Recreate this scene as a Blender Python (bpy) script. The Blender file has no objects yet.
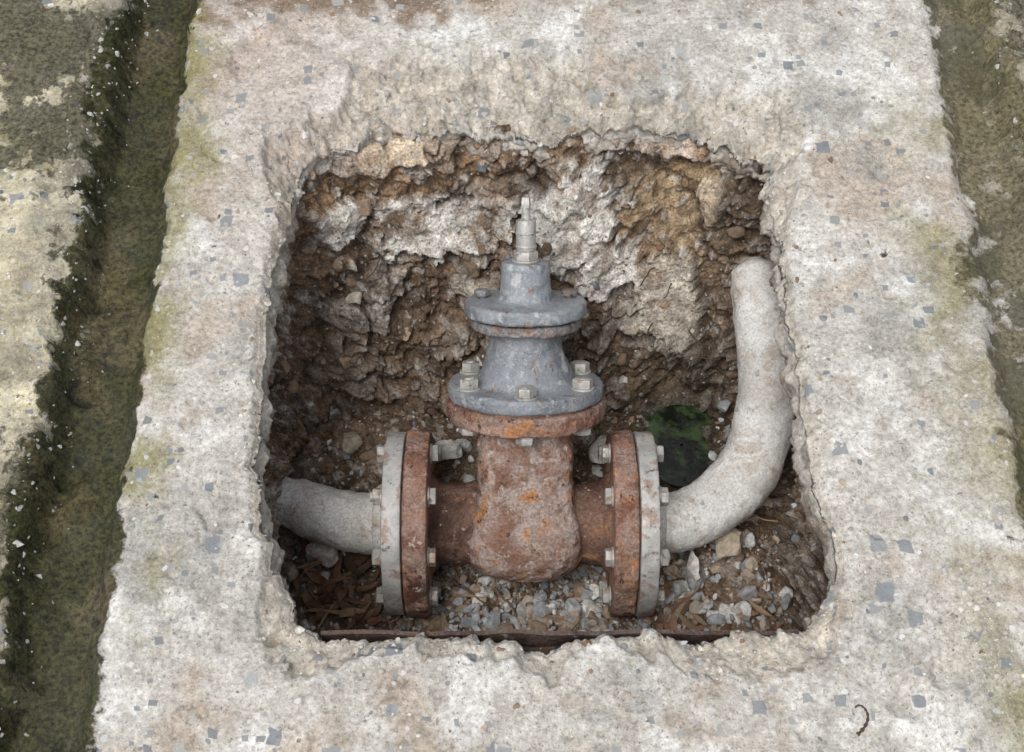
import bpy, bmesh, math, random
import numpy as np
from mathutils import Vector, Matrix, Euler
from mathutils.bvhtree import BVHTree
random.seed(7); rng=np.random.default_rng(11)
scene=bpy.context.scene
# ---------------------------------------------------------------- noise
def _hash(ix,iy,iz,seed):
    M=0xffffffff
    n=((ix*73856093)&M)^((iy*19349663)&M)^((iz*83492791)&M)^((seed*2654435761)&M)
    n=((n^(n>>13))*1274126177)&M
    n=((n^(n>>16))*2246822519)&M
    return n^(n>>15)
def pnoise(p,seed=0):
    i=np.floor(p).astype(np.int64); f=p-i; u=f*f*f*(f*(f*6-15)+10)
    out=np.zeros(len(p))
    for dx in (0,1):
        wx=u[:,0] if dx else 1-u[:,0]
        for dy in (0,1):
            wy=u[:,1] if dy else 1-u[:,1]
            for dz in (0,1):
                wz=u[:,2] if dz else 1-u[:,2]
                h=_hash(i[:,0]+dx,i[:,1]+dy,i[:,2]+dz,seed)
                gx=(h&1023)/511.5-1; gy=((h>>10)&1023)/511.5-1; gz=((h>>20)&1023)/511.5-1
                out+=wx*wy*wz*(gx*(f[:,0]-dx)+gy*(f[:,1]-dy)+gz*(f[:,2]-dz))
    return out
def fbm(p,freq,octv=4,gain=.5,seed=0):
    a=1.;s=np.zeros(len(p));fr=freq
    for o in range(octv):
        s+=a*pnoise(p*fr+o*17.3,seed+o); a*=gain; fr*=2.03
    return s*1.4
def worley(p,freq,seed=0):
    q=p*freq; i=np.floor(q).astype(np.int64)
    f1=np.full(len(p),9.);f2=np.full(len(p),9.);cid=np.zeros(len(p))
    for dx in (-1,0,1):
        for dy in (-1,0,1):
            for dz in (-1,0,1):
                h=_hash(i[:,0]+dx,i[:,1]+dy,i[:,2]+dz,seed)
                c=np.stack([i[:,0]+dx+(h&1023)/1023.,i[:,1]+dy+((h>>10)&1023)/1023.,i[:,2]+dz+((h>>20)&1023)/1023.],1)
                d=np.linalg.norm(q-c,axis=1)
                near=d<f1
                f2=np.where(near,f1,np.minimum(f2,d)); cid=np.where(near,(h&0xffff)/65535.,cid); f1=np.where(near,d,f1)
    return f1,f2,cid
def sstep(a,b,x):
    t=np.clip((x-a)/(b-a),0,1); return t*t*(3-2*t)
def warp3(p,freq,amt,seed):
    return p+np.stack([fbm(p,freq,3,.5,seed),fbm(p,freq,3,.5,seed+10),fbm(p,freq,3,.5,seed+20)],1)*amt
# ---------------------------------------------------------------- mesh helpers
def mesh_from(name,V,F,col=None,smooth=True,mat=None,parent=None,sharp=None,msk=None):
    me=bpy.data.meshes.new(name)
    V=np.asarray(V,dtype=np.float64); F=np.asarray(F,dtype=np.int64)
    n=F.shape[1]
    me.vertices.add(len(V)); me.vertices.foreach_set('co',V.astype(np.float32).ravel())
    me.loops.add(F.size); me.loops.foreach_set('vertex_index',F.astype(np.int32).ravel())
    me.polygons.add(len(F)); me.polygons.foreach_set('loop_start',(np.arange(len(F))*n).astype(np.int32))
    try: me.polygons.foreach_set('loop_total',np.full(len(F),n,dtype=np.int32))
    except Exception: pass
    me.update(calc_edges=True); me.validate()
    me.polygons.foreach_set('use_smooth',np.full(len(me.polygons),smooth))
    for nm,cc in (('Col',col),('Msk',msk)):
        if cc is None: continue
        at=me.color_attributes.new(nm,'FLOAT_COLOR','POINT')
        c=np.ones((len(V),4),dtype=np.float32); c[:,:3]=cc; at.data.foreach_set('color',c.ravel())
    if sharp: me.set_sharp_from_angle(angle=math.radians(sharp))
    if mat: me.materials.append(mat)
    ob=bpy.data.objects.new(name,me); scene.collection.objects.link(ob)
    if parent: ob.parent=parent
    return ob
def gridfaces(R,N,closed=True):
    r=np.arange(R-1)[:,None]; c=np.arange(N if closed else N-1)[None,:]
    a=r*N+c; b=r*N+(c+1)%N
    return np.stack([a,b,b+N,a+N],2).reshape(-1,4)
def empty(name,loc=(0,0,0),rot=(0,0,0)):
    e=bpy.data.objects.new(name,None); e.location=loc; e.rotation_euler=rot; e.empty_display_size=.05
    scene.collection.objects.link(e); return e
# ---------------------------------------------------------------- node DSL
class NT:
    def __init__(s,name):
        s.m=bpy.data.materials.new(name); s.m.use_nodes=True; s.t=s.m.node_tree
        s.bsdf=s.t.nodes['Principled BSDF']
        s.co=s.n('ShaderNodeTexCoord').outputs['Object']
    def n(s,ty,**k):
        nd=s.t.nodes.new(ty)
        for a,b in k.items(): setattr(nd,a,b)
        return nd
    def put(s,sock,v):
        if hasattr(v,'links'): s.t.links.new(v,sock)
        elif isinstance(v,(tuple,list)):
            sock.default_value=tuple(v)+((1,) if len(v)==3 and len(sock.default_value)==4 else ())
        else: sock.default_value=v
    def math(s,op,a,b=0.,clamp=False):
        nd=s.n('ShaderNodeMath',operation=op,use_clamp=clamp); s.put(nd.inputs[0],a); s.put(nd.inputs[1],b); return nd.outputs[0]
    def mix(s,fac,a,b,blend='MIX'):
        nd=s.n('ShaderNodeMix',data_type='RGBA',blend_type=blend); s.put(nd.inputs[0],fac); s.put(nd.inputs[6],a); s.put(nd.inputs[7],b); return nd.outputs[2]
    def noise(s,scale,detail=5,rough=.55,dist=0,vec=None,color=False):
        nd=s.n('ShaderNodeTexNoise'); s.put(nd.inputs['Vector'],vec or s.co); nd.inputs['Scale'].default_value=scale
        nd.inputs['Detail'].default_value=detail; nd.inputs['Roughness'].default_value=rough; nd.inputs['Distortion'].default_value=dist
        return nd.outputs['Color' if color else 'Fac']
    def vor(s,scale,feature='F1',vec=None):
        nd=s.n('ShaderNodeTexVoronoi',feature=feature); s.put(nd.inputs['Vector'],vec or s.co); nd.inputs['Scale'].default_value=scale; return nd
    def rng(s,v,a,b,c=0.,d=1.):
        nd=s.n('ShaderNodeMapRange'); s.put(nd.inputs[0],v)
        for i,x in enumerate((a,b,c,d)): s.put(nd.inputs[i+1],x)
        return nd.outputs[0]
    def warp(s,scale,amt):
        c=s.noise(scale,1,color=True)
        nd=s.n('ShaderNodeVectorMath',operation='MULTIPLY_ADD')
        s.put(nd.inputs[0],c); nd.inputs[1].default_value=(amt,)*3; s.put(nd.inputs[2],s.co); return nd.outputs[0]
    def sep(s,v):
        nd=s.n('ShaderNodeSeparateXYZ'); s.put(nd.inputs[0],v); return nd.outputs
    def attr(s,name='Col'):
        return s.n('ShaderNodeAttribute',attribute_name=name).outputs['Color']
    def bump(s,h,strength,dist,prev=None):
        nd=s.n('ShaderNodeBump'); nd.inputs['Strength'].default_value=strength; nd.inputs['Distance'].default_value=dist
        s.put(nd.inputs['Height'],h)
        if prev: s.put(nd.inputs['Normal'],prev)
        return nd.outputs[0]
    def out(s,col,rough,normal=None,metal=0.,spec=.3):
        s.put(s.bsdf.inputs['Base Color'],col); s.put(s.bsdf.inputs['Roughness'],rough); s.put(s.bsdf.inputs['Metallic'],metal)
        s.bsdf.inputs['Specular IOR Level'].default_value=spec
        if normal: s.put(s.bsdf.inputs['Normal'],normal)
        return s.m
def chips(t,col,scale,thr,size,c1=(.15,.18,.205),c2=(.36,.375,.37),w=None,op=.85,metric='EUCLIDEAN',lo=.30):
    w=w or t.warp(scale*1.6,.9/scale)
    nd=t.vor(scale,vec=w); nd.distance=metric
    r,g,b=t.sep(nd.outputs['Color'])[:3]
    on=t.math('GREATER_THAN',r,thr)
    lim=t.rng(g,0,1,size*lo,size)
    m=t.math('MULTIPLY',on,t.rng(t.math('SUBTRACT',lim,nd.outputs['Distance']),0,.04))
    cc=t.mix(b,c1,c2)
    return t.mix(t.math('MULTIPLY',m,op),col,cc),m
# ---------------------------------------------------------------- materials
def mat_concrete():
    t=NT('concrete'); 
    col=t.attr(); ml,mr,mb=t.sep(t.attr('Msk'))[:3]
    med=t.noise(42,6,.66); fine=t.noise(210,5,.72); grit=t.noise(430,2,.6); low=t.noise(11,3,.6)
    col=t.mix(1,col,t.mix(t.rng(med,.36,.64),(.78,.76,.73),(1.13,1.13,1.13)),'MULTIPLY')
    col=t.mix(1,col,t.mix(t.rng(fine,.36,.64),(.70,.685,.66),(1.22,1.22,1.22)),'MULTIPLY')
    col=t.mix(t.rng(grit,.635,.69,0,.75),col,(.14,.13,.115))
    col=t.mix(t.rng(grit,.35,.30,0,.6),col,(.82,.80,.77))
    col=t.mix(t.rng(fine,.37,.32,0,.7),col,(.18,.15,.12))
    w=t.warp(60,.010)
    col,m1=chips(t,col,40,.86,.34,w=w,op=.85,c1=(.18,.205,.23),c2=(.42,.43,.42),metric='CHEBYCHEV')
    col,m2=chips(t,col,71,.80,.36,w=w,op=.85,c1=(.16,.185,.21),c2=(.46,.45,.42),metric='CHEBYCHEV')
    col,m3=chips(t,col,120,.76,.40,c1=(.14,.15,.16),c2=(.80,.78,.75),w=w)
    def edge(m,k=1.5): return t.math('ADD',m,t.math('MULTIPLY',t.math('SUBTRACT',med,.5),k))
    moss=t.mix(t.rng(fine,.38,.66),(.016,.017,.009),(.085,.085,.032))
    moss=t.mix(t.rng(low,.50,.62,0,.7),moss,t.mix(t.rng(fine,.38,.66),(.045,.038,.020),(.19,.155,.08)))
    moss=t.mix(t.rng(med,.55,.63,0,.8),moss,(.010,.011,.007))
    moss2=t.mix(t.rng(fine,.36,.64),(.040,.036,.018),(.24,.205,.115))
    moss2=t.mix(t.rng(low,.50,.58,0,.7),moss2,(.055,.052,.024))
    dark=t.mix(t.rng(fine,.36,.66),(.022,.022,.016),(.18,.165,.115))
    col=t.mix(t.rng(edge(mb,2.6),.42,.58,0,.9),col,dark)
    col=t.mix(t.rng(edge(mr,2.2),.40,.62,0,.9),col,moss2)
    col=t.mix(t.rng(edge(ml,2.0),.38,.58,0,.96),col,moss)
    nm=t.bump(grit,.6,.0014); nm=t.bump(fine,.45,.0026,nm); nm=t.bump(med,.35,.006,nm)
    return t.out(col,.93,nm,spec=.2)
def mat_soil():
    t=NT('excavated_soil'); col=t.attr()
    med=t.noise(60,4,.66); fine=t.noise(330,3,.7); 
    col=t.mix(1,col,t.mix(t.rng(med,.36,.64),(.66,.64,.62),(1.30,1.30,1.28)),'MULTIPLY')
    col=t.mix(1,col,t.mix(t.rng(fine,.35,.65),(.58,.56,.54),(1.40,1.40,1.40)),'MULTIPLY')
    w=t.warp(140,.006)
    col,m1=chips(t,col,95,.84,.42,c1=(.16,.13,.11),c2=(.60,.57,.52),w=w)
    col,m2=chips(t,col,190,.80,.45,c1=(.06,.05,.04),c2=(.64,.60,.54),w=w)
    nm=t.bump(fine,.7,.004); nm=t.bump(med,.6,.009,nm)
    return t.out(col,.95,nm,spec=.2)
def mat_stone():
    t=NT('stone'); col=t.attr()
    n=t.noise(120,4,.65); f=t.noise(500,2,.7)
    col=t.mix(1,col,t.mix(t.rng(n,.35,.65),(.70,.67,.64),(1.25,1.25,1.25)),'MULTIPLY')
    col=t.mix(t.rng(f,.55,.66,0,.45),col,(.26,.19,.13))
    return t.out(col,.88,t.bump(n,.6,.004),spec=.25)
def mat_rust(name,a=(.25,.135,.09),b=(.13,.055,.028),pale=(.36,.27,.23),palef=.5,orange=.9):
    t=NT(name)
    n1=t.noise(16,5,.68,.4); n2=t.noise(62,5,.72); n3=t.noise(300,4,.75)
    col=t.mix(t.rng(n1,.42,.58),b,a)
    col=t.mix(t.rng(t.noise(27,5,.7,.6),.44,.55,0,palef),col,pale)
    col=t.mix(t.rng(t.noise(29,6,.74,.2),.555,.615,0,orange),col,(.50,.235,.095))
    col=t.mix(t.rng(n1,.39,.33,0,.7),col,(.07,.04,.03))
    col=t.mix(t.rng(n2,.60,.66,0,.85),col,(.035,.022,.018))
    col=t.mix(t.rng(n2,.385,.33,0,.8),col,(.62,.55,.50))
    col=t.mix(1,col,t.mix(t.rng(n3,.34,.66),(.60,.57,.55),(1.36,1.36,1.36)),'MULTIPLY')
    nm=t.bump(n3,.6,.002); nm=t.bump(n2,.9,.006,nm)
    return t.out(col,t.rng(n2,.3,.7,.6,.92),nm,spec=.3)
def mat_paint():
    t=NT('grey_paint')
    n1=t.noise(20,4,.6,.3); n2=t.noise(80,5,.72); n3=t.noise(350,3,.7); n4=t.noise(40,5,.75,.5)
    col=t.mix(t.rng(n1,.38,.62),(.19,.21,.235),(.32,.345,.37))
    col=t.mix(t.rng(n4,.445,.36,0,.8),col,(.56,.56,.54))
    col=t.mix(t.rng(n4,.575,.63,0,.85),col,(.25,.15,.095))
    col=t.mix(t.rng(n2,.61,.67,0,.85),col,(.045,.04,.035))
    col=t.mix(t.rng(n3,.57,.65,0,.55),col,(.57,.55,.51))
    nm=t.bump(n2,.6,.0045,t.bump(n3,.35,.0012))
    return t.out(col,t.rng(n2,.35,.65,.22,.58),nm,spec=.5)
def mat_galv(name,base=(.46,.45,.42),rustf=.7,metal=.2,hi=(.68,.66,.62)):
    t=NT(name)
    n1=t.noise(28,5,.65,.3); n2=t.noise(110,4,.72); n3=t.noise(400,3,.7)
    col=t.mix(t.rng(n1,.38,.62),tuple(c*.66 for c in base),base)
    col=t.mix(t.rng(n1,.54,.62,0,rustf),col,(.27,.15,.085))
    col=t.mix(t.rng(n2,.58,.66,0,.8),col,(.11,.085,.065))
    col=t.mix(t.rng(n3,.56,.68,0,.5),col,hi)
    return t.out(col,t.rng(n2,.3,.7,.45,.75),t.bump(n2,.5,.0025,t.bump(n3,.3,.0008)),metal=metal,spec=.4)
def mat_cement():
    t=NT('mortar_coated_pipe')
    n1=t.noise(13,5,.62,.3); n2=t.noise(70,5,.7); n3=t.noise(350,3,.7)
    col=t.mix(t.rng(n1,.38,.62),(.58,.55,.505),(.78,.77,.745))
    col=t.mix(t.rng(t.noise(22,5,.7,.5),.52,.62,0,.6),col,(.43,.345,.255))
    col=t.mix(t.rng(n2,.58,.66,0,.6),col,(.24,.20,.165))
    col=t.mix(1,col,t.mix(t.rng(n3,.34,.66),(.76,.75,.74),(1.2,1.2,1.2)),'MULTIPLY')
    return t.out(col,.85,t.bump(n2,.45,.005,t.bump(n3,.35,.0012)),spec=.3)
M_con=mat_concrete(); M_soil=mat_soil(); M_stone=mat_stone()
M_rust=mat_rust('rusty_cast_iron',(.38,.275,.23),(.27,.15,.105),(.47,.40,.36),.8)
M_rust2=mat_rust('rusty_flange_iron',(.33,.19,.14),(.19,.085,.055),(.43,.33,.28),.6,.85)
M_rustd=mat_rust('dark_rust',(.20,.115,.085),(.10,.055,.04),(.27,.18,.14),.4,.5)
M_rustg=mat_rust('flaking_paint_rust',(.25,.24,.235),(.20,.15,.125),(.30,.315,.325),.75,.25)
M_paint=mat_paint(); M_galv=mat_galv('galvanised_flange',(.63,.62,.59)); M_bolt=mat_galv('zinc_bolt',(.64,.62,.57),.75,.35)
M_cem=mat_cement(); M_brass=mat_galv('stem_steel',(.64,.62,.58),.35,.5)
# ---------------------------------------------------------------- hole outline
OUT=[(-.234,.270),(-.230,.292),(-.201,.308),(-.160,.314),(-.125,.325),(-.069,.330),(-.03,.333),(.009,.331),(.042,.319),(.087,.336),(.143,.341),(.18,.334),(.209,.322),(.247,.311),(.287,.288),(.279,.240),(.283,.179),(.281,.13),(.2795,.09),(.284,.03),(.283,-.05),(.286,-.115),(.299,-.157),(.303,-.203),(.285,-.235),(.268,-.262),(.206,-.259),(.165,-.270),(.125,-.256),(.075,-.262),(.025,-.275),(-.011,-.261),(-.083,-.264),(-.13,-.261),(-.174,-.262),(-.190,-.252),(-.203,-.228),(-.221,-.198),(-.238,-.137),(-.247,-.072),(-.248,0),(-.248,.09),(-.241,.192)]
CX,CY=.02,.03
def outline(N,noise=1.):
    o=np.array(OUT)[::-1]
    o=np.vstack([o,o[:1]]); d=np.r_[0,np.cumsum(np.linalg.norm(np.diff(o,axis=0),axis=1))]
    s=np.linspace(0,d[-1],N,endpoint=False)
    P=np.stack([np.interp(s,d,o[:,0]),np.interp(s,d,o[:,1])],1)
    for _ in range(int(N/250)+1): P=(np.roll(P,1,0)+P+np.roll(P,-1,0))/3
    p3=np.c_[P,np.zeros(N)]
    r=P-np.array([CX,CY]); r/=np.linalg.norm(r,axis=1)[:,None]
    side=.55+.45*sstep(.5,.8,np.abs(r[:,1]))
    k=(.0085*fbm(p3,18,3,.55,3)+.0065*fbm(p3,60,3,.6,5))*side+.003*noise
    return P+r*(k*noise)[:,None],r
# ---------------------------------------------------------------- concrete slab with broken opening + side channels
def top_height(X,Y):
    p=np.c_[X,Y,np.zeros(len(X))]
    x=X+.010*fbm(p,14,5,.62,21)
    z=.006*fbm(p,4,3,.5,1)+.0012*fbm(p,40,4,.55,2)
    cl=sstep(-.366,-.390,x)*sstep(-.462,-.440,x); z-=.030*cl
    z+=.012*sstep(-.445,-.462,x)+ .013*fbm(p,26,4,.6,8)*sstep(-.405,-.445,x)*sstep(-.55,-.47,x)
    cr=sstep(.478,.508,x)*sstep(.560,.540,x); z-=.020*cr
    z+=.010*sstep(.55,.57,x)+.011*fbm(p,26,4,.6,9)*sstep(.53,.555,x)
    z-=.020*sstep(.525,.56,Y+.03*fbm(p,9,3,.5,31))*sstep(-.40,-.37,X)*sstep(.5,.45,X)
    f1,f2,c=worley(warp3(p,25,.012,40),22,51)
    z-=.006*(c>.88)*sstep(.5,.2,f1)
    f1,f2,c=worley(warp3(p,60,.006,45),70,52)
    z-=.0035*(c>.84)*sstep(.5,.2,f1)
    z+=.0015*(c<.10)*sstep(.5,.3,f1)
    return z
N=1200
P,R=outline(N)
ds=np.concatenate([np.arange(0,.12,.0019),np.arange(.12,.64,.0038),np.geomspace(.65,1.6,16)])
p3=np.c_[P,np.zeros(N)]
wE=.006+.066*sstep(.50,.8,R[:,1])+.038*sstep(.62,.82,-R[:,1])
wE=wE*(1+1.3*fbm(p3,7,4,.55,77))+.003
wE=np.clip(wE,.004,.11)
topw=sstep(.4,.6,R[:,1])
drops=.007+.025*topw+.010*sstep(.55,.75,-R[:,1])
lipz=np.linspace(-.080,-.002,36)
allV=[];allC=[];allM=[]
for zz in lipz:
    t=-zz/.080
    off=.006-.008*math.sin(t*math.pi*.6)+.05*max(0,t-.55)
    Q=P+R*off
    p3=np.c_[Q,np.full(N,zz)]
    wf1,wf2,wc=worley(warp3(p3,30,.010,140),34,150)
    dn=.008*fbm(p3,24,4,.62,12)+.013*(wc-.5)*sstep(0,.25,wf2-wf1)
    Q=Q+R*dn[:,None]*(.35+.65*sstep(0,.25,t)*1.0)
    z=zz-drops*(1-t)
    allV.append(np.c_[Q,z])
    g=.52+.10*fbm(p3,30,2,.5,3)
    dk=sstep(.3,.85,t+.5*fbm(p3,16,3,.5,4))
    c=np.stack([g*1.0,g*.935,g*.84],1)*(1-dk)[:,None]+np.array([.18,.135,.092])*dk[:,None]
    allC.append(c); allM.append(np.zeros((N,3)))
for d in ds:
    Q=P+R*d; X=Q[:,0];Y=Q[:,1]
    z=top_height(X,Y)
    p3=np.c_[X,Y,np.zeros(N)]
    u=np.clip(1-d/wE,0,1)
    f=fbm(p3,28,4,.62,61)
    if d<.14:
        wf1,wf2,wc=worley(warp3(p3,30,.012,160),28,170)
        ch=(wc-.35)*sstep(0,.15,wf2-wf1)
        wf1b,wf2b,wc2=worley(warp3(p3,60,.006,180),70,190)
        ch2=(wc2-.4)*sstep(0,.2,wf2b-wf1b)
        on=sstep(0,.22,u+.15*f*(u>0))
        z=z-drops*(.2*on+.8*u**1.3)*(1+.5*f)+on*(.015*ch+.008*ch2)*(.35+.65*topw)-on*.002
    if d<.004: z-= .003
    allV.append(np.c_[X,Y,z])
    base=np.tile(np.array([.585,.56,.515]),(N,1))
    base=base*(1+.14*fbm(p3,3.5,3,.5,90)[:,None])
    rust=sstep(.12,.5,fbm(p3,6,5,.6,600))[:,None]*.5; base=base*(1-rust)+np.array([.45,.345,.255])*rust
    grey=sstep(.02,.45,fbm(p3,7,5,.62,610))[:,None]*.65; base=base*(1-grey)+np.array([.40,.39,.365])*grey
    blm=sstep(.05,.45,fbm(p3,9,5,.62,620))[:,None]*.75; base=base*(1-blm)+np.array([.78,.77,.745])*blm
    e=(sstep(0,.25,u)*.75)[:,None]
    base=base*(1-e)+(np.array([.55,.505,.43])*(1+.5*f[:,None]))*e
    rs=(sstep(.22,.0,np.abs(X+.28))*sstep(.1,.4,Y)*.5)[:,None]
    base=base*(1-rs)+np.array([.58,.48,.42])*rs
    soil=(sstep(.47,.52,Y+.05*f)*sstep(-.42,-.38,X)*sstep(.0,-.10,X))[:,None]*.85+(sstep(.50,.53,Y+.03*f)*sstep(-.40,-.37,X)*sstep(.47,.44,X))[:,None]*.5
    soil=np.clip(soil,0,.85)
    base=base*(1-soil)+np.array([.24,.17,.11])*soil
    n5=fbm(p3,5,5,.6,630); n12=fbm(p3,12,5,.65,640)
    xe=X+.022*n5+.012*n12
    yl=sstep(-.42,-.48,xe)[:,None]*.85; base=base*(1-yl)+np.array([.47,.43,.31])*yl*(1+.6*n12[:,None])
    yg=(sstep(-.315,-.372,X+.03*n12)*sstep(-.15,.30,n5))[:,None]*.85; base=base*(1-yg)+np.array([.29,.27,.11])*yg
    yr=(sstep(.38,.480,X+.03*n12)*sstep(-.45,.15,n5))[:,None]*.75; base=base*(1-yr)+np.array([.30,.27,.13])*yr
    rr=sstep(.55,.58,xe)[:,None]*.7; base=base*(1-rr)+np.array([.38,.35,.27])*rr
    ml=sstep(-.356,-.388,xe)*sstep(-.495,-.450,xe)
    mr=sstep(.455,.500,xe)*sstep(.595,.552,xe)*(.95+.3*n5)
    mb=np.clip(sstep(-.43,-.47,xe)*(.42+.9*n5+.35*sstep(-.52,-.45,X)+.22*sstep(.15,.4,Y)),0,1)+np.clip(sstep(.545,.57,xe)*(.45+.9*n5),0,1)
    allC.append(base); allM.append(np.stack([ml,mr,mb],1))
V=np.vstack(allV);C=np.clip(np.vstack(allC),0.01,.9)
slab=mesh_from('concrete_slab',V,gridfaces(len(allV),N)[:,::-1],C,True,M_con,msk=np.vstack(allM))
g=[]
for r in np.geomspace(1.45,70,24):
    a=np.linspace(0,2*math.pi,160,endpoint=False)
    g.append(np.c_[CX+r*np.cos(a),CY+r*np.sin(a),np.full(160,-.03)])
Vg=np.vstack(g); ground=mesh_from('ground',Vg,gridfaces(24,160),np.tile([.34,.30,.23],(len(Vg),1)),True,M_con,msk=np.tile([.0,.3,.3],(len(Vg),1)))
# ---------------------------------------------------------------- pit (walls + floor)
NP=1100
PP,RR=outline(NP,.5)
def target(P):
    x=P[:,0];y=P[:,1]
    fx=np.where(x<.02,.02+(x-.02)*(.300/.262),.02+(x-.02)*(.325/.262))
    fy=np.where(y>.03,.03+(y-.03)*(.140/.30),.03+(y-.03)*(.315/.3))
    return np.c_[fx,fy]
T=target(PP); ZF=-.385
wallN=190; floorN=110
allV=[];nrm=[];wt=[]
for k in range(wallN):
    t=k/(wallN-1)
    tx=min(1,t*2.2)**.7; ty=t**1.05
    Q=np.empty_like(PP)
    Q[:,0]=PP[:,0]*(1-tx)+T[:,0]*tx
    Q[:,1]=np.where(PP[:,1]>.03,PP[:,1]*(1-ty)+T[:,1]*ty,PP[:,1]*(1-tx)+T[:,1]*tx)
    Q=Q+RR*(.022*(1-t)**2)
    z=-.035+(ZF+.035)*t
    allV.append(np.c_[Q,np.full(NP,z)]); 
    nv=np.c_[-RR,np.full(NP,.35)]; nrm.append(nv); wt.append(np.full(NP,1.))
last=allV[-1][:,:2]
for k in range(1,floorN):
    t=k/(floorN-1)
    Q=last*(1-t)+np.array([CX,.0])*t
    allV.append(np.c_[Q,np.full(NP,ZF)]); 
    w=max(0,1-t*6)
    nrm.append(np.c_[-RR*w,np.full(NP,1.-.5*w)]); wt.append(np.full(NP,w))
V=np.vstack(allV);Nn=np.vstack(nrm);W=np.concatenate(wt)
Nn/=np.linalg.norm(Nn,axis=1)[:,None]
wp=warp3(V,18,.018,200)
f1,f2,cid=worley(wp*np.array([1,1,1.5]),17,300)
g1,g2,cid2=worley(wp*np.array([1,1,1.3]),42,310)
h1,h2,cid3=worley(warp3(V,70,.005,205),90,320)
X,Y,Z=V.T
blobs=[(-.110,-.148,.070,.032,0),(-.205,-.125,.030,.022,0),(-.040,-.150,.036,.030,0),(.085,-.130,.050,.055,0),(.12,-.195,.034,.025,0),(.195,-.235,.038,.046,3),(.185,-.042,.050,.024,2),(-.15,-.055,.036,.014,1),(.245,-.10,.018,.03,1),(-.06,-.215,.018,.010,3)]
rock=np.zeros(len(V)); rid=np.zeros(len(V))
nz=fbm(V,20,5,.65,400)
back=(Y>.10)&(W>.5)
for bx,bz,rx,rz,kk in blobs:
    d=np.sqrt(((X-bx)/rx)**2+((Z-bz)/rz)**2)+.62*nz
    m=sstep(1.14,1.02,d)*back
    rid=np.where(m>rock,kk,rid); rock=np.maximum(rock,m)
disp=.020*fbm(V,7,3,.5,230)+.013*fbm(V,20,4,.55,240)*(1-.6*rock)+.005*fbm(V,70,4,.65,250)*(1-.6*rock)
chunk=.022*sstep(0,.18,f2-f1)*(cid-.35)*W+.010*sstep(0,.2,g2-g1)*(cid2-.3)+.004*sstep(0,.3,h2-h1)*(cid3-.2)
disp+=chunk*(1-.6*rock)+rock*.016
disp+=.020*np.exp(-(((X-.285)/.035)**2+((Z+.105)/.035)**2))*back
fl=1-W
disp=disp*(W*1.1+fl*.8)
fade=sstep(-.035,-.06,Z); disp=disp*(.35+.65*fade)
# dark hollow eroded into the back wall behind the elbow
disp-=.035*np.exp(-(((X-.215)/.035)**2+((Z+.35)/.045)**2))*back
V2=V+Nn*disp[:,None]
V2[:,2]+=fl*(.030*sstep(.02,.16,Y)+.02*sstep(.1,.3,-X)*sstep(-.2,.1,Y)+.03*sstep(.16,.28,X)*sstep(.03,-.1,Y)+.012*sstep(-.08,-.16,Y))
V2[:,2]+=fl*.006*fbm(V,28,4,.6,888)
V2[:,2]+=.022*np.exp(-(((V2[:,0]+.255)/.045)**2+((V2[:,1]+.055)/.045)**2))*fl
hol=np.exp(-(((V2[:,0]-.215)/.042)**2+((V2[:,1]-.120)/.055)**2)); V2[:,2]-=.042*hol
dark=np.array([.145,.104,.075]);brown=np.array([.29,.208,.145]);orange=np.array([.36,.24,.145]);tan=np.array([.50,.39,.25]);pale=np.array([.72,.695,.65]);grey=np.array([.52,.49,.45])
n1=fbm(V,9,5,.6,500)[:,None]; n2=fbm(V,26,5,.6,510)[:,None]
C=dark+(brown-dark)*np.clip(.5+1.2*n1,0,1)
m=(sstep(-.20,-.07,Z)*back)[:,None]*np.clip(.5+1.6*n1,0,1)*.85; C=C*(1-m)+orange*m
m=(np.exp(-(((X-.20)/.06)**2+((Z+.12)/.07)**2))*back)[:,None]*np.clip(.9+1.4*n2,0,1); C=C*(1-m)+tan*m
m=((cid>.78)*sstep(.02,.12,f2-f1)*W)[:,None]*np.clip(.7+1.0*n2,0,1)*.5; C=C*(1-m)+grey*m
m=((cid2>.80)*sstep(.02,.12,g2-g1))[:,None]*np.clip(.7+.9*n1,0,1)*.65; C=C*(1-m)+grey*m
m=((cid3>.84)*sstep(.02,.2,h2-h1))[:,None]*.7; C=C*(1-m)+grey*1.1*m
PALR=np.array([pale,[.58,.48,.36],[.70,.58,.50],[.58,.535,.46]])
pal=PALR[rid.astype(int)]
rm=rock[:,None]*np.clip(.85+1.2*n2,0,1); C=C*(1-rm)+pal*(1+.25*n1)*rm
crv=(1-.7*rock)
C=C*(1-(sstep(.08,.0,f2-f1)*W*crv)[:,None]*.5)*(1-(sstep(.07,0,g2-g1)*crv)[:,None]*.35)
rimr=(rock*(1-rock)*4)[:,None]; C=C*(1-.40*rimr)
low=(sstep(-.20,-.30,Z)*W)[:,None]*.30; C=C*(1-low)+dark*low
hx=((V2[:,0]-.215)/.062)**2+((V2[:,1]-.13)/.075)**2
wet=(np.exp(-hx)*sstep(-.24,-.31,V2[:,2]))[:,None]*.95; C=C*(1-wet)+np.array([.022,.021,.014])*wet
ms=(np.exp(-(((V2[:,0]-.198)/.034)**2+((V2[:,1]-.135)/.036)**2))*sstep(-.1,.3,fbm(V,30,4,.6,777)))[:,None]; C=C*(1-ms)+np.array([.065,.125,.04])*ms
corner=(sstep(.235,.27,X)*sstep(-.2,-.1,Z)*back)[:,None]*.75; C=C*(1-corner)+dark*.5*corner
C=np.clip(C,.008,.9)
Fp=gridfaces(wallN+floorN-1,NP)
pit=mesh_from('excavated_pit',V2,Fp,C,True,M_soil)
bvh=BVHTree.FromPolygons(V2.tolist(),Fp.tolist())
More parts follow.
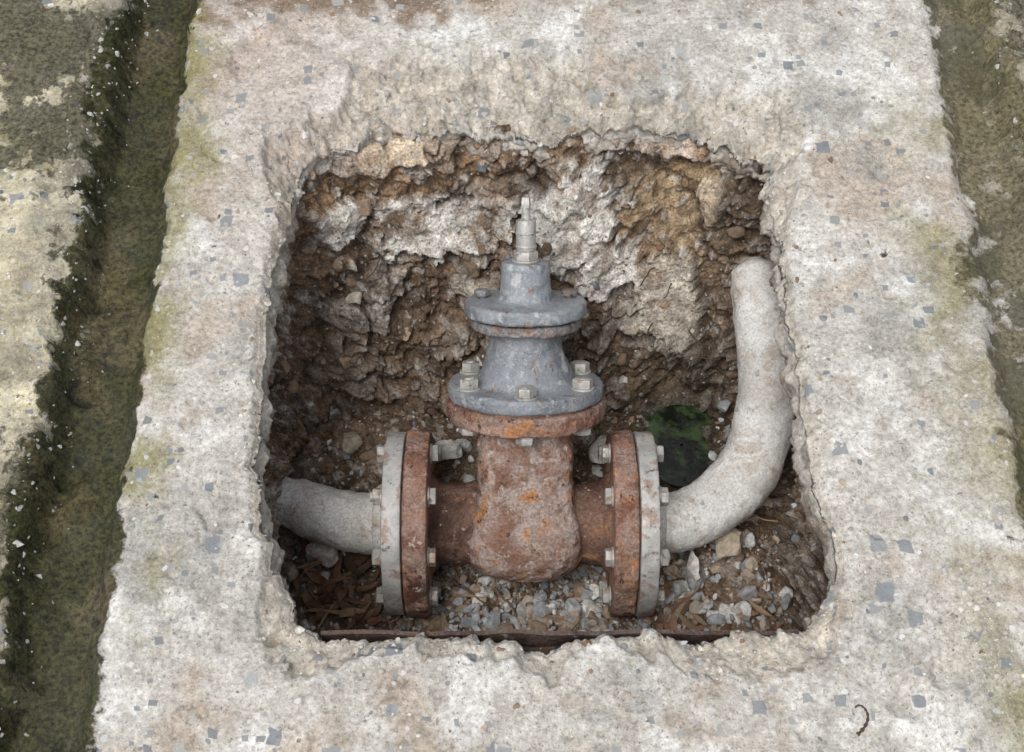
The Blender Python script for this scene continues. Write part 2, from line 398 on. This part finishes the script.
# ---------------------------------------------------------------- stones
def ico(sub):
    bm=bmesh.new(); bmesh.ops.create_icosphere(bm,subdivisions=sub,radius=1)
    v=np.array([x.co[:] for x in bm.verts]); bm.verts.ensure_lookup_table()
    f=np.array([[y.index for y in x.verts] for x in bm.faces]); bm.free(); return v,f
I1=ico(2);I2=ico(3)
def rock_shape(big,ncut=9):
    v,f=(I2 if big else I1); v=v.copy()
    for _ in range(ncut):
        n=rng.normal(size=3); n/=np.linalg.norm(n); h=rng.uniform(.42,.85)
        d=v@n; o=d>h; v[o]-=np.outer(d[o]-h,n)
    v*=rng.uniform(.6,1.15,3)*np.array([1,1,.85])
    if big: v*= (1+.06*fbm(v+rng.uniform(0,50),1.8,3,.6,7))[:,None]
    return v,f
class Bag:
    def __init__(s): s.V=[];s.F=[];s.C=[];s.n=0
    def add(s,v,f,c):
        s.V.append(v);s.F.append(f+s.n);s.C.append(np.tile(c,(len(v),1)));s.n+=len(v)
    def make(s,name,mat,**k): return mesh_from(name,np.vstack(s.V),np.vstack(s.F),np.vstack(s.C),k.pop('smooth',False),mat,**k)
PAL=[((.38,.405,.42),2.8),((.60,.61,.60),2.2),((.26,.29,.32),1.4),((.78,.76,.73),1.8),((.48,.40,.31),2.8),((.30,.215,.15),2.8),((.28,.16,.10),.5)]
pw=np.array([w for _,w in PAL]);pw=pw/pw.sum()
def pcol(): 
    c=np.array(PAL[rng.choice(len(PAL),p=pw)][0]); return np.clip(c*rng.uniform(.75,1.15),.02,.85)
def rmat():
    return np.array(Euler(rng.uniform(0,6.28,3)).to_matrix())
def drop(x,y,z0=-.10,dirv=(0,0,-1)):
    h=bvh.ray_cast(Vector((x,y,z0)),Vector(dirv)); return h[0],h[1]
def inhollow(x,y): return ((x-.215)/.045)**2+((y-.125)/.05)**2<1
gravel=Bag()
def place(bag,hit,size,col,sink=.35,ncut=9,flat=1.):
    v,f=rock_shape(size>.007,ncut); v=(v*size)@rmat().T; v=v*np.array([1,1,flat])
    p=np.array(hit)+np.array([0,0,size*(.5-sink)]); bag.add(v+p,f,col)
cnt=0
while cnt<4200:
    x=rng.uniform(-.27,.33);y=rng.uniform(-.26,.16)
    dens=1. if y<.0 else .35
    if -.13<x<.15 and y<0: dens=1.2
    else: dens*=.7
    if inhollow(x,y) or rng.random()>dens: continue
    h,_=drop(x,y)
    if h is None: continue
    s=min(.0020*(rng.pareto(1.9)+1),.0115)
    place(gravel,h,s,pcol(),rng.uniform(.1,.5)); cnt+=1
hl=[(-.08,-.12,.022),(-.04,-.15,.025),(.03,-.15,.03),(.08,-.13,.02),(.10,-.10,.015),(-.02,-.13,.03),(.19,-.10,.02),(.24,-.12,.03),(.05,-.17,.03)]
for k in range(800):
    cx,cy,sg=hl[k%len(hl)]; x=cx+rng.normal()*sg; y=cy+rng.normal()*sg
    h,_=drop(x,y)
    if h is None: continue
    s=min(.0038*(rng.pareto(2.2)+1),.0145)
    c=np.array([[.60,.62,.63],[.45,.48,.50],[.80,.79,.76],[.54,.47,.39],[.38,.29,.21]][rng.integers(5)])*rng.uniform(.75,1.08)
    place(gravel,np.array(h)+np.array([0,0,rng.uniform(0,.008)]),s,c,.3)
gravel.make('gravel',M_stone)
wallst=Bag(); cnt=0
while cnt<1100:
    r=rng.random()
    z=rng.uniform(-.37,-.06)
    if r<.7: h=bvh.ray_cast(Vector((rng.uniform(-.27,.32),0,z)),Vector((rng.normal()*.2,1,0)).normalized())
    elif r<.85: h=bvh.ray_cast(Vector((0,rng.uniform(-.25,.2),z)),Vector((1,0,0)))
    else: h=bvh.ray_cast(Vector((0,rng.uniform(-.25,.2),z)),Vector((-1,0,0)))
    if h[0] is None: continue
    if z<-.30 and abs(h[0].x-.215)<.05: continue
    s=min(.0017*(rng.pareto(1.9)+1),.012)
    c=np.array([.30,.22,.155])*rng.uniform(.5,1.5) if rng.random()<.72 else pcol()*.9
    hp=np.array(h[0])+np.array(h[1])*(-s*.35 if (h[1].y<0 or h[1].z>0) else s*.35)
    place(wallst,hp,s,c,.6); cnt+=1
wallst.make('wall_stones',M_stone)
rub=Bag()
def bigrock(x,y,z,sx,sy,sz,col,rot=0,ncut=12):
    v,f=rock_shape(True,ncut); v=v*np.array([sx,sy,sz]); 
    m=np.array(Euler((rng.uniform(-.3,.3),rng.uniform(-.3,.3),rot)).to_matrix()); v=v@m.T
    p=v+np.array([x,y,z]); p+= (.0025*fbm(p,60,3,.6,5))[:,None]; rub.add(p,f,np.array(col))
bigrock(.262,-.040,-.338,.028,.024,.018,(.50,.43,.33),.3)
bigrock(.215,-.065,-.340,.016,.026,.016,(.66,.64,.60),.1)
bigrock(-.225,-.045,-.338,.034,.026,.020,(.72,.69,.65),.6)
bigrock(-.262,.010,-.318,.016,.018,.016,(.30,.23,.17),.9)
bigrock(-.20,.10,-.335,.022,.018,.015,(.44,.38,.30),.2)
bigrock(.155,-.075,-.362,.016,.014,.012,(.50,.51,.51),.8)
bigrock(.28,-.10,-.345,.02,.016,.014,(.36,.36,.36),.5)
bigrock(.125,.085,-.33,.034,.028,.018,(.66,.64,.60),.5)
bigrock(.165,.070,-.338,.016,.014,.012,(.58,.55,.48),.5)
bigrock(-.08,.09,-.335,.022,.02,.016,(.56,.55,.52),.1)
bigrock(-.055,.03,-.352,.018,.02,.016,(.50,.50,.48),.1)
bigrock(-.19,.225,-.205,.018,.012,.012,(.56,.50,.42),.1)
bigrock(.262,.268,-.128,.016,.014,.012,(.20,.15,.11),.1)
bigrock(.300,.268,-.120,.018,.014,.013,(.24,.19,.14),.7)
bigrock(.282,.280,-.110,.020,.014,.012,(.30,.25,.20),.4)
for _ in range(52):
    x=rng.uniform(-.24,.31);y=rng.uniform(-.22,.12)
    if inhollow(x,y): continue
    h,_n=drop(x,y)
    if h: s=rng.uniform(.007,.014); bigrock(x,y,h[2]+s*.3,s,s*.8,s*.7,pcol()*1.1,rng.uniform(0,3))
rub.make('rubble_stones',M_stone)
sv=np.zeros(len(slab.data.vertices)*3); slab.data.vertices.foreach_get('co',sv)
slabbvh=BVHTree.FromPolygons(sv.reshape(-1,3).tolist(),[tuple(p.vertices) for p in slab.data.polygons])
deb=Bag(); cnt=0
while cnt<2600:
    r=rng.random()
    if r<.42:
        i=rng.integers(N); d=abs(rng.normal())*.03+.002; x,y=P[i]+R[i]*d
    elif r<.56: x=rng.normal(-.462,.014);y=rng.uniform(-.4,.55)
    elif r<.62: x=rng.normal(.57,.014);y=rng.uniform(-.4,.55)
    elif r<.71: x=rng.normal(.42,.03);y=rng.normal(-.29,.035)
    elif r<.84: x=rng.uniform(-.37,.45);y=rng.uniform(.49,.56)
    else: x=rng.uniform(-.37,.48);y=rng.uniform(-.4,.5)
    h=slabbvh.ray_cast(Vector((x,y,.3)),Vector((0,0,-1)))
    if h[0] is None: continue
    s=min(.0011*(rng.pareto(2.0)+1),.0055)
    if .42<=r<.62: s=min(s*1.3,.0065)
    c=np.array([.62,.59,.54])*rng.uniform(.6,1.2) if rng.random()<.7 else pcol()
    if .42<=r<.62: c=np.array([.44,.45,.43])*rng.uniform(.4,1.3)
    place(deb,h[0],s,c,.85 if .42<=r<.62 else .65,flat=.7); cnt+=1
deb.make('concrete_debris',M_stone)
# ---------------------------------------------------------------- lathe & parts
def lathe(name,prof,M=None,seg=128,amp=0.,freq=60,mat=None,parent=None,step=.003,seed=1,sharp=35):
    pr=[prof[0]]
    for a,b in zip(prof[:-1],prof[1:]):
        L=math.hypot(b[0]-a[0],b[1]-a[1]); k=max(1,int(math.ceil(L/step)))
        for i in range(1,k+1): pr.append((a[0]+(b[0]-a[0])*i/k,a[1]+(b[1]-a[1])*i/k))
    pr=np.array(pr)
    a=np.linspace(0,2*math.pi,seg,endpoint=False)
    V=np.vstack([np.c_[r*np.cos(a),r*np.sin(a),np.full(seg,z)] for r,z in pr])
    if amp:
        c=V.copy(); c[:,2]=c[:,2]-pr[:,1].mean(); c/=np.maximum(np.linalg.norm(c,axis=1),1e-6)[:,None]
        V=V+c*(amp*fbm(V+seed*3.1,freq,4,.6,seed))[:,None]
    if M is not None:
        Mn=np.array(M); V=V@Mn[:3,:3].T+Mn[:3,3]
    return mesh_from(name,V,gridfaces(len(pr),seg),None,True,mat,parent,sharp)
def ring_disc(r0,r1,z0,z1,b=.002):
    return [(r0,z0),(r1-b,z0),(r1-b*.3,z0+b*.3),(r1,z0+b),(r1,z1-b),(r1-b*.3,z1-b*.3),(r1-b,z1),(r0,z1),(r0,z0)]
def bm_obj(name,bm,mat,parent=None,sharp=35):
    me=bpy.data.meshes.new(name); bm.normal_update(); bm.to_mesh(me); bm.free()
    me.polygons.foreach_set('use_smooth',np.full(len(me.polygons),True)); me.set_sharp_from_angle(angle=math.radians(sharp))
    me.materials.append(mat); ob=bpy.data.objects.new(name,me); scene.collection.objects.link(ob); ob.parent=parent; return ob
def cyl(bm,r,z0,z1,M,seg=24,r2=None,bev=0.):
    res=bmesh.ops.create_cone(bm,cap_ends=True,segments=seg,radius1=r,radius2=r if r2 is None else r2,depth=z1-z0)
    vs=res['verts']
    if bev:
        es=set(e for v in vs for e in v.link_edges if abs(e.verts[0].co.z-e.verts[1].co.z)<1e-7 and len(e.link_faces)==2)
        rb=bmesh.ops.bevel(bm,geom=list(es),offset=bev,segments=2,affect='EDGES',profile=.5)
        vs=list(set(v for f in rb['faces'] for v in f.verts)|set(v for v in vs if v.is_valid))
        st=list(vs);seen=set(vs)
        while st:
            v=st.pop()
            for e in v.link_edges:
                o=e.other_vert(v)
                if o not in seen: seen.add(o); st.append(o)
        vs=list(seen)
    bmesh.ops.transform(bm,matrix=M@Matrix.Translation((0,0,(z0+z1)/2)),verts=vs)
def hexnut(bm,af,z0,z1,M,rot=0):
    cyl(bm,af/2/math.cos(math.pi/6),z0,z1,M@Matrix.Rotation(rot,4,'Z'),6,bev=.0011)
def bolt(bm,M,za,zb,rod=.006,af=.019,h=.011,tail=.009,washer=True):
    r=random.uniform(0,1)
    cyl(bm,rod,za-h*.5,zb+h+tail,M,20,bev=.0008)
    for k in range(int(tail/.0016)): cyl(bm,rod*1.10,zb+h+.001+k*.0016,zb+h+.0018+k*.0016,M,20)
    if washer:
        cyl(bm,af*.66,zb,zb+.0022,M,28,bev=.0004); cyl(bm,af*.66,za-.0022,za,M,28,bev=.0004)
    hexnut(bm,af,zb+.0022,zb+.0022+h,M,r); hexnut(bm,af,za-.0022-h*.85,za-.0022,M,r+.3)
valve=empty('gate_valve',(.0095,-.0264,-.3008),(math.radians(-45),0,0))
SX=.006
RX=Matrix.Rotation(math.radians(90),4,'Y')
TS=Matrix.Translation((SX,0,0))
for nm,x0,x1,sd in (('end_flange_a',-.1315,-.1040,3),('end_flange_b',.1040,.1315,4)):
    lathe(nm,ring_disc(.03,.109,x0,x1,.004),RX,160,.0042,34,M_rust2,valve,.003,sd)
lathe('barrel',[(.03,-.109),(.064,-.109),(.060,-.103),(.049,-.094),(.046,-.07),(.052,-.045),(.058,-.03),(.058,.03),(.052,.045),(.046,.07),(.049,.094),(.060,.103),(.064,.109),(.03,.109)],RX,128,.003,45,M_rustd,valve,.003,6,60)
secs=[(.139,.0535,.050,2.8),(.120,.0535,.052,3.6),(.10,.054,.055,5),(.07,.054,.058,5.5),(.045,.0545,.061,5.5),(.030,.056,.064,5.),(.018,.063,.068,4.4),(-.01,.069,.072,4.0),(-.03,.067,.070,3.5),(-.042,.061,.064,3.1),(-.052,.050,.054,2.7),(-.058,.034,.038,2.3),(-.061,.004,.004,2)]
LL=np.concatenate([np.linspace(.139,-.03,80),np.linspace(-.031,-.061,26)]); zz=np.array([s[0] for s in secs])
a=np.linspace(0,2*math.pi,180,endpoint=False); Vs=[]
for l in LL:
    hx=np.interp(-l,-zz,[s[1] for s in secs]);hy=np.interp(-l,-zz,[s[2] for s in secs]);e=np.interp(-l,-zz,[s[3] for s in secs])
    ca,sa=np.cos(a),np.sin(a); k=(np.abs(ca)**e+np.abs(sa)**e)**(-1/e)
    Vs.append(np.c_[hx*ca*k+SX,hy*sa*k,np.full(180,l)])
Vb=np.vstack(Vs)
for _ in range(2):
    G=Vb.reshape(len(LL),180,3); G[1:-1]=(G[:-2]+G[1:-1]*2+G[2:])/4; Vb=G.reshape(-1,3)
cb=Vb-np.array([SX,0,0]); cb[:,2]*=.2; cb/=np.maximum(np.linalg.norm(cb,axis=1),1e-6)[:,None]
Vb=Vb+cb*(.0022*fbm(Vb,35,5,.62,9)+.0014*fbm(Vb,110,3,.6,19))[:,None]
mesh_from('body',Vb,gridfaces(len(LL),180)[:,::-1],None,True,M_rust,valve)
lathe('body_flange',ring_disc(.02,.0905,.132,.1545,.0035),TS,160,.0036,36,M_rust2,valve,.003,7)
lathe('bonnet_gasket',ring_disc(.02,.086,.1540,.1572,.0006),TS,96,0,1,M_rustd,valve)
lathe('bonnet',[(.02,.1568),(.0860,.1568),(.0885,.1585),(.0890,.161),(.0890,.170),(.0875,.1728),(.0850,.1738),(.062,.1745),(.057,.177),(.0535,.182),(.050,.190),(.045,.203),(.042,.214),(.0405,.224),(.040,.231),(.040,.239),(.02,.239)],TS,160,.0018,45,M_paint,valve,.0025,8,40)
lathe('neck_flange',[(.02,.2360),(.050,.2365),(.0605,.2375),(.0622,.239),(.0625,.241),(.0625,.2455),(.0612,.248),(.058,.249),(.02,.249)],TS,160,.0026,45,M_rustg,valve,.0025,28,40)
lathe('rust_collar',ring_disc(.02,.0590,.2488,.2515,.0008),TS,96,.0012,80,M_rustd,valve,.002,5)
lathe('stuffing_flange',[(.02,.2515),(.0660,.2515),(.0685,.2530),(.0692,.255),(.0692,.2645),(.0680,.2668),(.0655,.2678),(.036,.2680),(.0310,.2700),(.0290,.2745),(.0280,.285),(.0276,.296),(.0275,.308),(.0268,.3105),(.0250,.3118),(.010,.3118)],TS,160,.0015,55,M_paint,valve,.0025,12,40)
bm=bmesh.new()
cyl(bm,.0155,.3116,.3140,TS,40,bev=.0006)
hexnut(bm,.0245,.3140,.324,TS,.25)
cyl(bm,.0112,.324,.3590,TS,32,r2=.0110,bev=.0016)
cyl(bm,.0122,.328,.3305,TS,32,bev=.0004); cyl(bm,.0119,.343,.3450,TS,32,bev=.0004)
cyl(bm,.0050,.3590,.376,TS,20); 
cyl(bm,.0064,.372,.384,TS@Matrix.Rotation(.6,4,'Z'),4,r2=.0054,bev=.0007)
bm_obj('stem',bm,M_brass,valve)
bm=bmesh.new()
for k in range(6):
    an=-math.pi/2+k*math.pi/3
    bolt(bm,TS@Matrix.Translation((.0735*math.cos(an),.0735*math.sin(an),0)),.133,.1735,.0058,.0200,.0105,random.uniform(.002,.007) if k else .003)
bm_obj('bonnet_bolts',bm,M_bolt,valve)
bm=bmesh.new()
for an in (math.radians(18),math.radians(162)):
    bolt(bm,TS@Matrix.Translation((.052*math.cos(an),.052*math.sin(an),0)),.2365,.2675,.0045,.0165,.007,.0015,False)
bm_obj('stuffing_bolts',bm,M_rustg,valve)
bm=bmesh.new()
for k in range(8):
    an=k*math.pi/4+.08
    py,pz=.0885*math.cos(an),.0885*math.sin(an)
    for sgn in (1,-1):
        M2=Matrix.Translation((0,py,pz))@Matrix.Rotation(math.radians(90*sgn),4,'Y')
        bolt(bm,M2,.1040,.1545,.0055,.0180,.0085,random.uniform(.001,.006))
bm_obj('flange_bolts',bm,M_bolt,valve)
# ---------------------------------------------------------------- pipes (world space)
B=Matrix.Translation(valve.location)@Euler((math.radians(-45),0,0)).to_matrix().to_4x4()
def tube(name,pts,rad,mat,parent,seg=96,amp=.002,freq=22,seed=1,n=160):
    pts=np.array(pts,float)
    t=np.linspace(0,len(pts)-1,n); out=[]
    ext=np.vstack([2*pts[0]-pts[1],pts,2*pts[-1]-pts[-2]])
    for x in t:
        i=min(int(x),len(pts)-2); f=x-i; p0,p1,p2,p3=ext[i:i+4]
        out.append(.5*((2*p1)+(-p0+p2)*f+(2*p0-5*p1+4*p2-p3)*f*f+(-p0+3*p1-3*p2+p3)*f**3))
    C=np.array(out); rr=np.interp(t,np.linspace(0,len(pts)-1,len(rad)),rad)
    T=np.gradient(C,axis=0); T/=np.linalg.norm(T,axis=1)[:,None]
    up=np.array([0,-.7,.7]); a=np.linspace(0,2*math.pi,seg,endpoint=False); Vs=[];Dn=[]
    U=np.cross(T[0],up);U/=np.linalg.norm(U)
    for c,tt,r in zip(C,T,rr):
        U=U-tt*(U@tt);U/=np.linalg.norm(U);W_=np.cross(tt,U)
        d=np.cos(a)[:,None]*U+np.sin(a)[:,None]*W_; Vs.append(c+d*r);Dn.append(d)
    V=np.vstack(Vs);D=np.vstack(Dn)
    V=V+D*(amp*fbm(V,freq,3,.45,seed)+.0011*fbm(V,80,3,.6,seed+9))[:,None]
    return mesh_from(name,V,gridfaces(n,seg),None,True,mat,parent)
lp=empty('water_pipe'); rp=empty('water_pipe')
def wflange(nm,x0,x1,par,sd):
    lathe(nm,ring_disc(.03,.1075,x0,x1,.0025),B@RX,160,.0014,30,M_galv,par,.003,sd)
wflange('flange',-.1545,-.1330,lp,20); wflange('flange',.1330,.1545,rp,21)
lathe('gasket',ring_disc(.03,.100,-.1334,-.1312,.0004),B@RX,96,0,1,M_rustd,lp)
lathe('gasket',ring_disc(.03,.100,.1312,.1334,.0004),B@RX,96,0,1,M_rustd,rp)
lathe('hub',[(.03,-.153),(.048,-.153),(.046,-.162),(.041,-.170),(.03,-.171)],B@RX,96,.002,30,M_cem,lp,.003,5,60)
lathe('hub',[(.03,.153),(.048,.153),(.046,.162),(.041,.168),(.03,.169)],B@RX,96,.002,30,M_cem,rp,.003,5,60)
tube('pipe_run',[(-.140,-.026,-.301),(-.17,-.026,-.301),(-.20,-.021,-.300),(-.235,-.010,-.299),(-.27,.002,-.300),(-.33,.014,-.302)],[.036,.035,.034,.032,.029,.030],M_cem,lp,seed=31,amp=.0045,freq=14)
tube('pipe_run',[(.160,-.026,-.301),(.195,-.024,-.301),(.230,-.010,-.303),(.264,.018,-.300),(.291,.055,-.286),(.305,.103,-.262),(.304,.155,-.221),(.299,.196,-.190),(.294,.222,-.176),(.290,.244,-.167),(.289,.256,-.163)],[.036,.034,.0345,.036,.0365,.0365,.036,.0355,.034,.027,.006],M_cem,rp,seed=35,amp=.0048,freq=13,n=240)
# ---------------------------------------------------------------- puddle, leaves, sticks, bar
a=np.linspace(0,2*math.pi,48,endpoint=False); vs=[];
for r in np.linspace(.002,.056,10): vs.append(np.c_[.216+r*np.cos(a)*.9,.116+r*np.sin(a)*1.05,np.full(48,-.377)])
t=NT('dark_water'); wm=t.out(t.mix(t.rng(t.noise(35,4,.6),.47,.6),(.010,.012,.008),(.045,.075,.028)),t.rng(t.noise(60,4,.6),.4,.6,.05,.40),t.bump(t.noise(60,3),.3,.003),spec=.6)
mesh_from('puddle',np.vstack(vs),gridfaces(10,48),None,True,wm)
def leafmesh(bag,p,L,Wd,rotm,curl,col):
    n=8; v=[];f=[]
    for i in range(n+1):
        s=i/n; w=Wd*math.sin(math.pi*min(.98,max(.03,s)))**.8
        z=curl*(s-.5)**2*L*2
        for q in (-1,0,1): v.append([(s-.5)*L,q*w,z+abs(q)*w*.45])
    v=np.array(v)@rotm.T+p
    for i in range(n):
        for q in range(2):
            k=i*3+q; f.append([k,k+1,k+4,k+3])
    bag.add(v,np.array(f),np.array(col))
def mat_attr(name,rough):
    t=NT(name); return t.out(t.mix(1,t.attr(),t.mix(t.noise(150,3),(.6,.6,.6),(1.3,1.3,1.3)),'MULTIPLY'),rough,spec=.3)
dl=Bag(); sp=[(-.235,-.06),(-.22,-.09),(-.2,-.05),(.17,-.13),(.19,-.10),(-.05,-.15),(.22,-.15),(-.19,-.08),(-.21,-.11),(.25,-.16)]
for k in range(150):
    cx,cy=sp[k%len(sp)]; x=cx+rng.normal()*.024;y=cy+rng.normal()*.027
    h,_=drop(x,y)
    if h is None: continue
    m=np.array(Euler((rng.normal()*.4,rng.normal()*.35,rng.uniform(0,6.28))).to_matrix())
    leafmesh(dl,np.array(h)+np.array([0,0,.012]),rng.uniform(.018,.052),rng.uniform(.0015,.006),m,rng.uniform(-.6,.6),np.array([[.25,.14,.085],[.17,.105,.068],[.36,.245,.15]][rng.integers(3)])*rng.uniform(.6,1.2))
dl.make('dead_leaves',mat_attr('dry_leaf',.7),smooth=True)
gl=Bag(); k=0
while k<800:
    x=.196+rng.normal()*.020; y=.135+rng.normal()*.020
    h,nn=drop(x,y)
    if h is None: continue
    m=np.array(Euler((rng.normal()*.5,rng.normal()*.5,rng.uniform(0,6.28))).to_matrix())
    leafmesh(gl,np.array(h)-np.array([0,0,.0003]),rng.uniform(.0015,.0032),rng.uniform(.0005,.0011),m,.3,np.array([.075,.13,.045])*rng.uniform(.3,1.3)); k+=1
gl.make('moss_patch',mat_attr('moss',.6),smooth=True)
tw=Bag()
def stick(p0,p1,r,col,bend=.01,n=14):
    p0=np.array(p0);p1=np.array(p1); s=np.linspace(0,1,n)[:,None]; C=p0*(1-s)+p1*s
    C=C+np.c_[fbm(C+p0*9,25,2,.5,3),fbm(C+p0*9,25,2,.5,4),fbm(C,25,2,.5,6)*.4]*bend
    T=np.gradient(C,axis=0);T/=np.linalg.norm(T,axis=1)[:,None]; a=np.linspace(0,6.283,8,endpoint=False);Vs=[]
    for c,t_ in zip(C,T):
        U=np.cross(t_,[.1,.2,1]);U/=np.linalg.norm(U);W_=np.cross(t_,U); Vs.append(c+(np.cos(a)[:,None]*U+np.sin(a)[:,None]*W_)*r)
    tw.add(np.vstack(Vs),gridfaces(n,8),np.array(col))
for k in range(44):
    x=rng.uniform(-.25,.3);y=rng.uniform(-.22,.0); h,_=drop(x,y)
    if h is None: continue
    an=rng.uniform(0,3.14);L=rng.uniform(.015,.045); z=h[2]+.010
    stick((x-math.cos(an)*L,y-math.sin(an)*L,z+rng.normal()*.006),(x+math.cos(an)*L,y+math.sin(an)*L,z+rng.normal()*.006),rng.uniform(.0006,.0016),np.array([.28,.18,.115])*rng.uniform(.5,1.4))
for k in range(24):
    z=rng.uniform(-.32,-.08);x=rng.uniform(.18,.3) if k%2 else rng.uniform(-.24,.3); h=bvh.ray_cast(Vector((x,0,z)),Vector((0,1,0)))[0]
    if h is None: continue
    stick((x,h[1]+.004,z),(x+rng.normal()*.03,h[1]-.02,z-rng.uniform(0,.04)),rng.uniform(.0005,.0011),(.10,.065,.04),.02)
cv=np.array([(.300,-.362),(.306,-.357),(.311,-.350),(.312,-.343),(.309,-.337),(.304,-.335),(.301,-.338)])
ttt=np.linspace(0,len(cv)-1,30)
cx_=np.interp(ttt,range(len(cv)),cv[:,0]);cy_=np.interp(ttt,range(len(cv)),cv[:,1])
for _ in range(4):
    cx_[1:-1]=(cx_[:-2]+cx_[1:-1]+cx_[2:])/3; cy_[1:-1]=(cy_[:-2]+cy_[1:-1]+cy_[2:])/3
hh=slabbvh.ray_cast(Vector((.306,-.35,.3)),Vector((0,0,-1)))[0][2]
aa=np.linspace(0,6.283,8,endpoint=False);Vs=[]
for i in range(30):
    j=min(i+1,29);k_=max(i-1,0); tx_,ty_=cx_[j]-cx_[k_],cy_[j]-cy_[k_]; l_=math.hypot(tx_,ty_); nx_,ny_=-ty_/l_,tx_/l_
    rr_=.0015*(1-.6*i/29)*(1+.4*math.sin(i*1.9)); Vs.append(np.c_[cx_[i]+np.cos(aa)*rr_*nx_,cy_[i]+np.cos(aa)*rr_*ny_,hh+.0012+np.sin(aa)*rr_])
tw.add(np.vstack(Vs),gridfaces(30,8),np.array((.09,.065,.048)))
tw.make('twigs',mat_attr('bark',.8),smooth=True)
bm=bmesh.new()
def box(bm,x0,x1,y0,y1,z0,z1):
    r=bmesh.ops.create_cube(bm,size=1); bmesh.ops.transform(bm,matrix=Matrix.Translation(((x0+x1)/2,(y0+y1)/2,(z0+z1)/2))@Matrix.Diagonal((x1-x0,y1-y0,z1-z0,1)),verts=r['verts'])
box(bm,-.178,.266,-.2580,-.254,-.070,-.034); box(bm,-.178,.266,-.2850,-.2582,-.0700,-.0655)
bmesh.ops.subdivide_edges(bm,edges=[e for e in bm.edges if e.calc_length()>.1],cuts=80)
for v in bm.verts:
    n_=pnoise(np.array([[v.co.x*22,3.,v.co.z*40]]),5)[0]; v.co.y+=.004*n_; v.co.z+=.003*n_
bm_obj('rusty_angle_iron',bm,mat_rust('old_bar',(.14,.10,.085),(.08,.05,.043),(.2,.16,.13),.4,.2))
# ---------------------------------------------------------------- light, world, camera
w=bpy.data.worlds.new('World'); scene.world=w; w.use_nodes=True; nt=w.node_tree
sky=nt.nodes.new('ShaderNodeTexSky'); sky.sky_type='NISHITA'; sky.sun_disc=False
EL=math.radians(66); AZ=math.radians(215)
sky.sun_elevation=EL; sky.sun_rotation=AZ; sky.dust_density=3.; sky.air_density=1.
hs=nt.nodes.new('ShaderNodeHueSaturation'); hs.inputs['Saturation'].default_value=.30
bg=nt.nodes['Background']; nt.links.new(sky.outputs[0],hs.inputs['Color']); nt.links.new(hs.outputs[0],bg.inputs[0]); bg.inputs[1].default_value=.15
sd=bpy.data.lights.new('sun','SUN'); sd.energy=1.5; sd.angle=math.radians(25); sd.color=(1,.985,.965)
so=bpy.data.objects.new('sun',sd); scene.collection.objects.link(so)
dv=Vector((math.sin(AZ)*math.cos(EL),math.cos(AZ)*math.cos(EL),math.sin(EL)))
so.rotation_euler=dv.to_track_quat('Z','Y').to_euler()
cd=bpy.data.cameras.new('camera'); cam=bpy.data.objects.new('camera',cd); scene.collection.objects.link(cam)
cam.location=(0,-.7,1.212); cam.rotation_euler=(math.radians(30),0,0); cd.sensor_width=36; cd.lens=49.2; cd.clip_start=.01; cd.clip_end=300
scene.camera=cam
scene.view_settings.view_transform='Standard'; scene.view_settings.look='None'; scene.view_settings.exposure=0
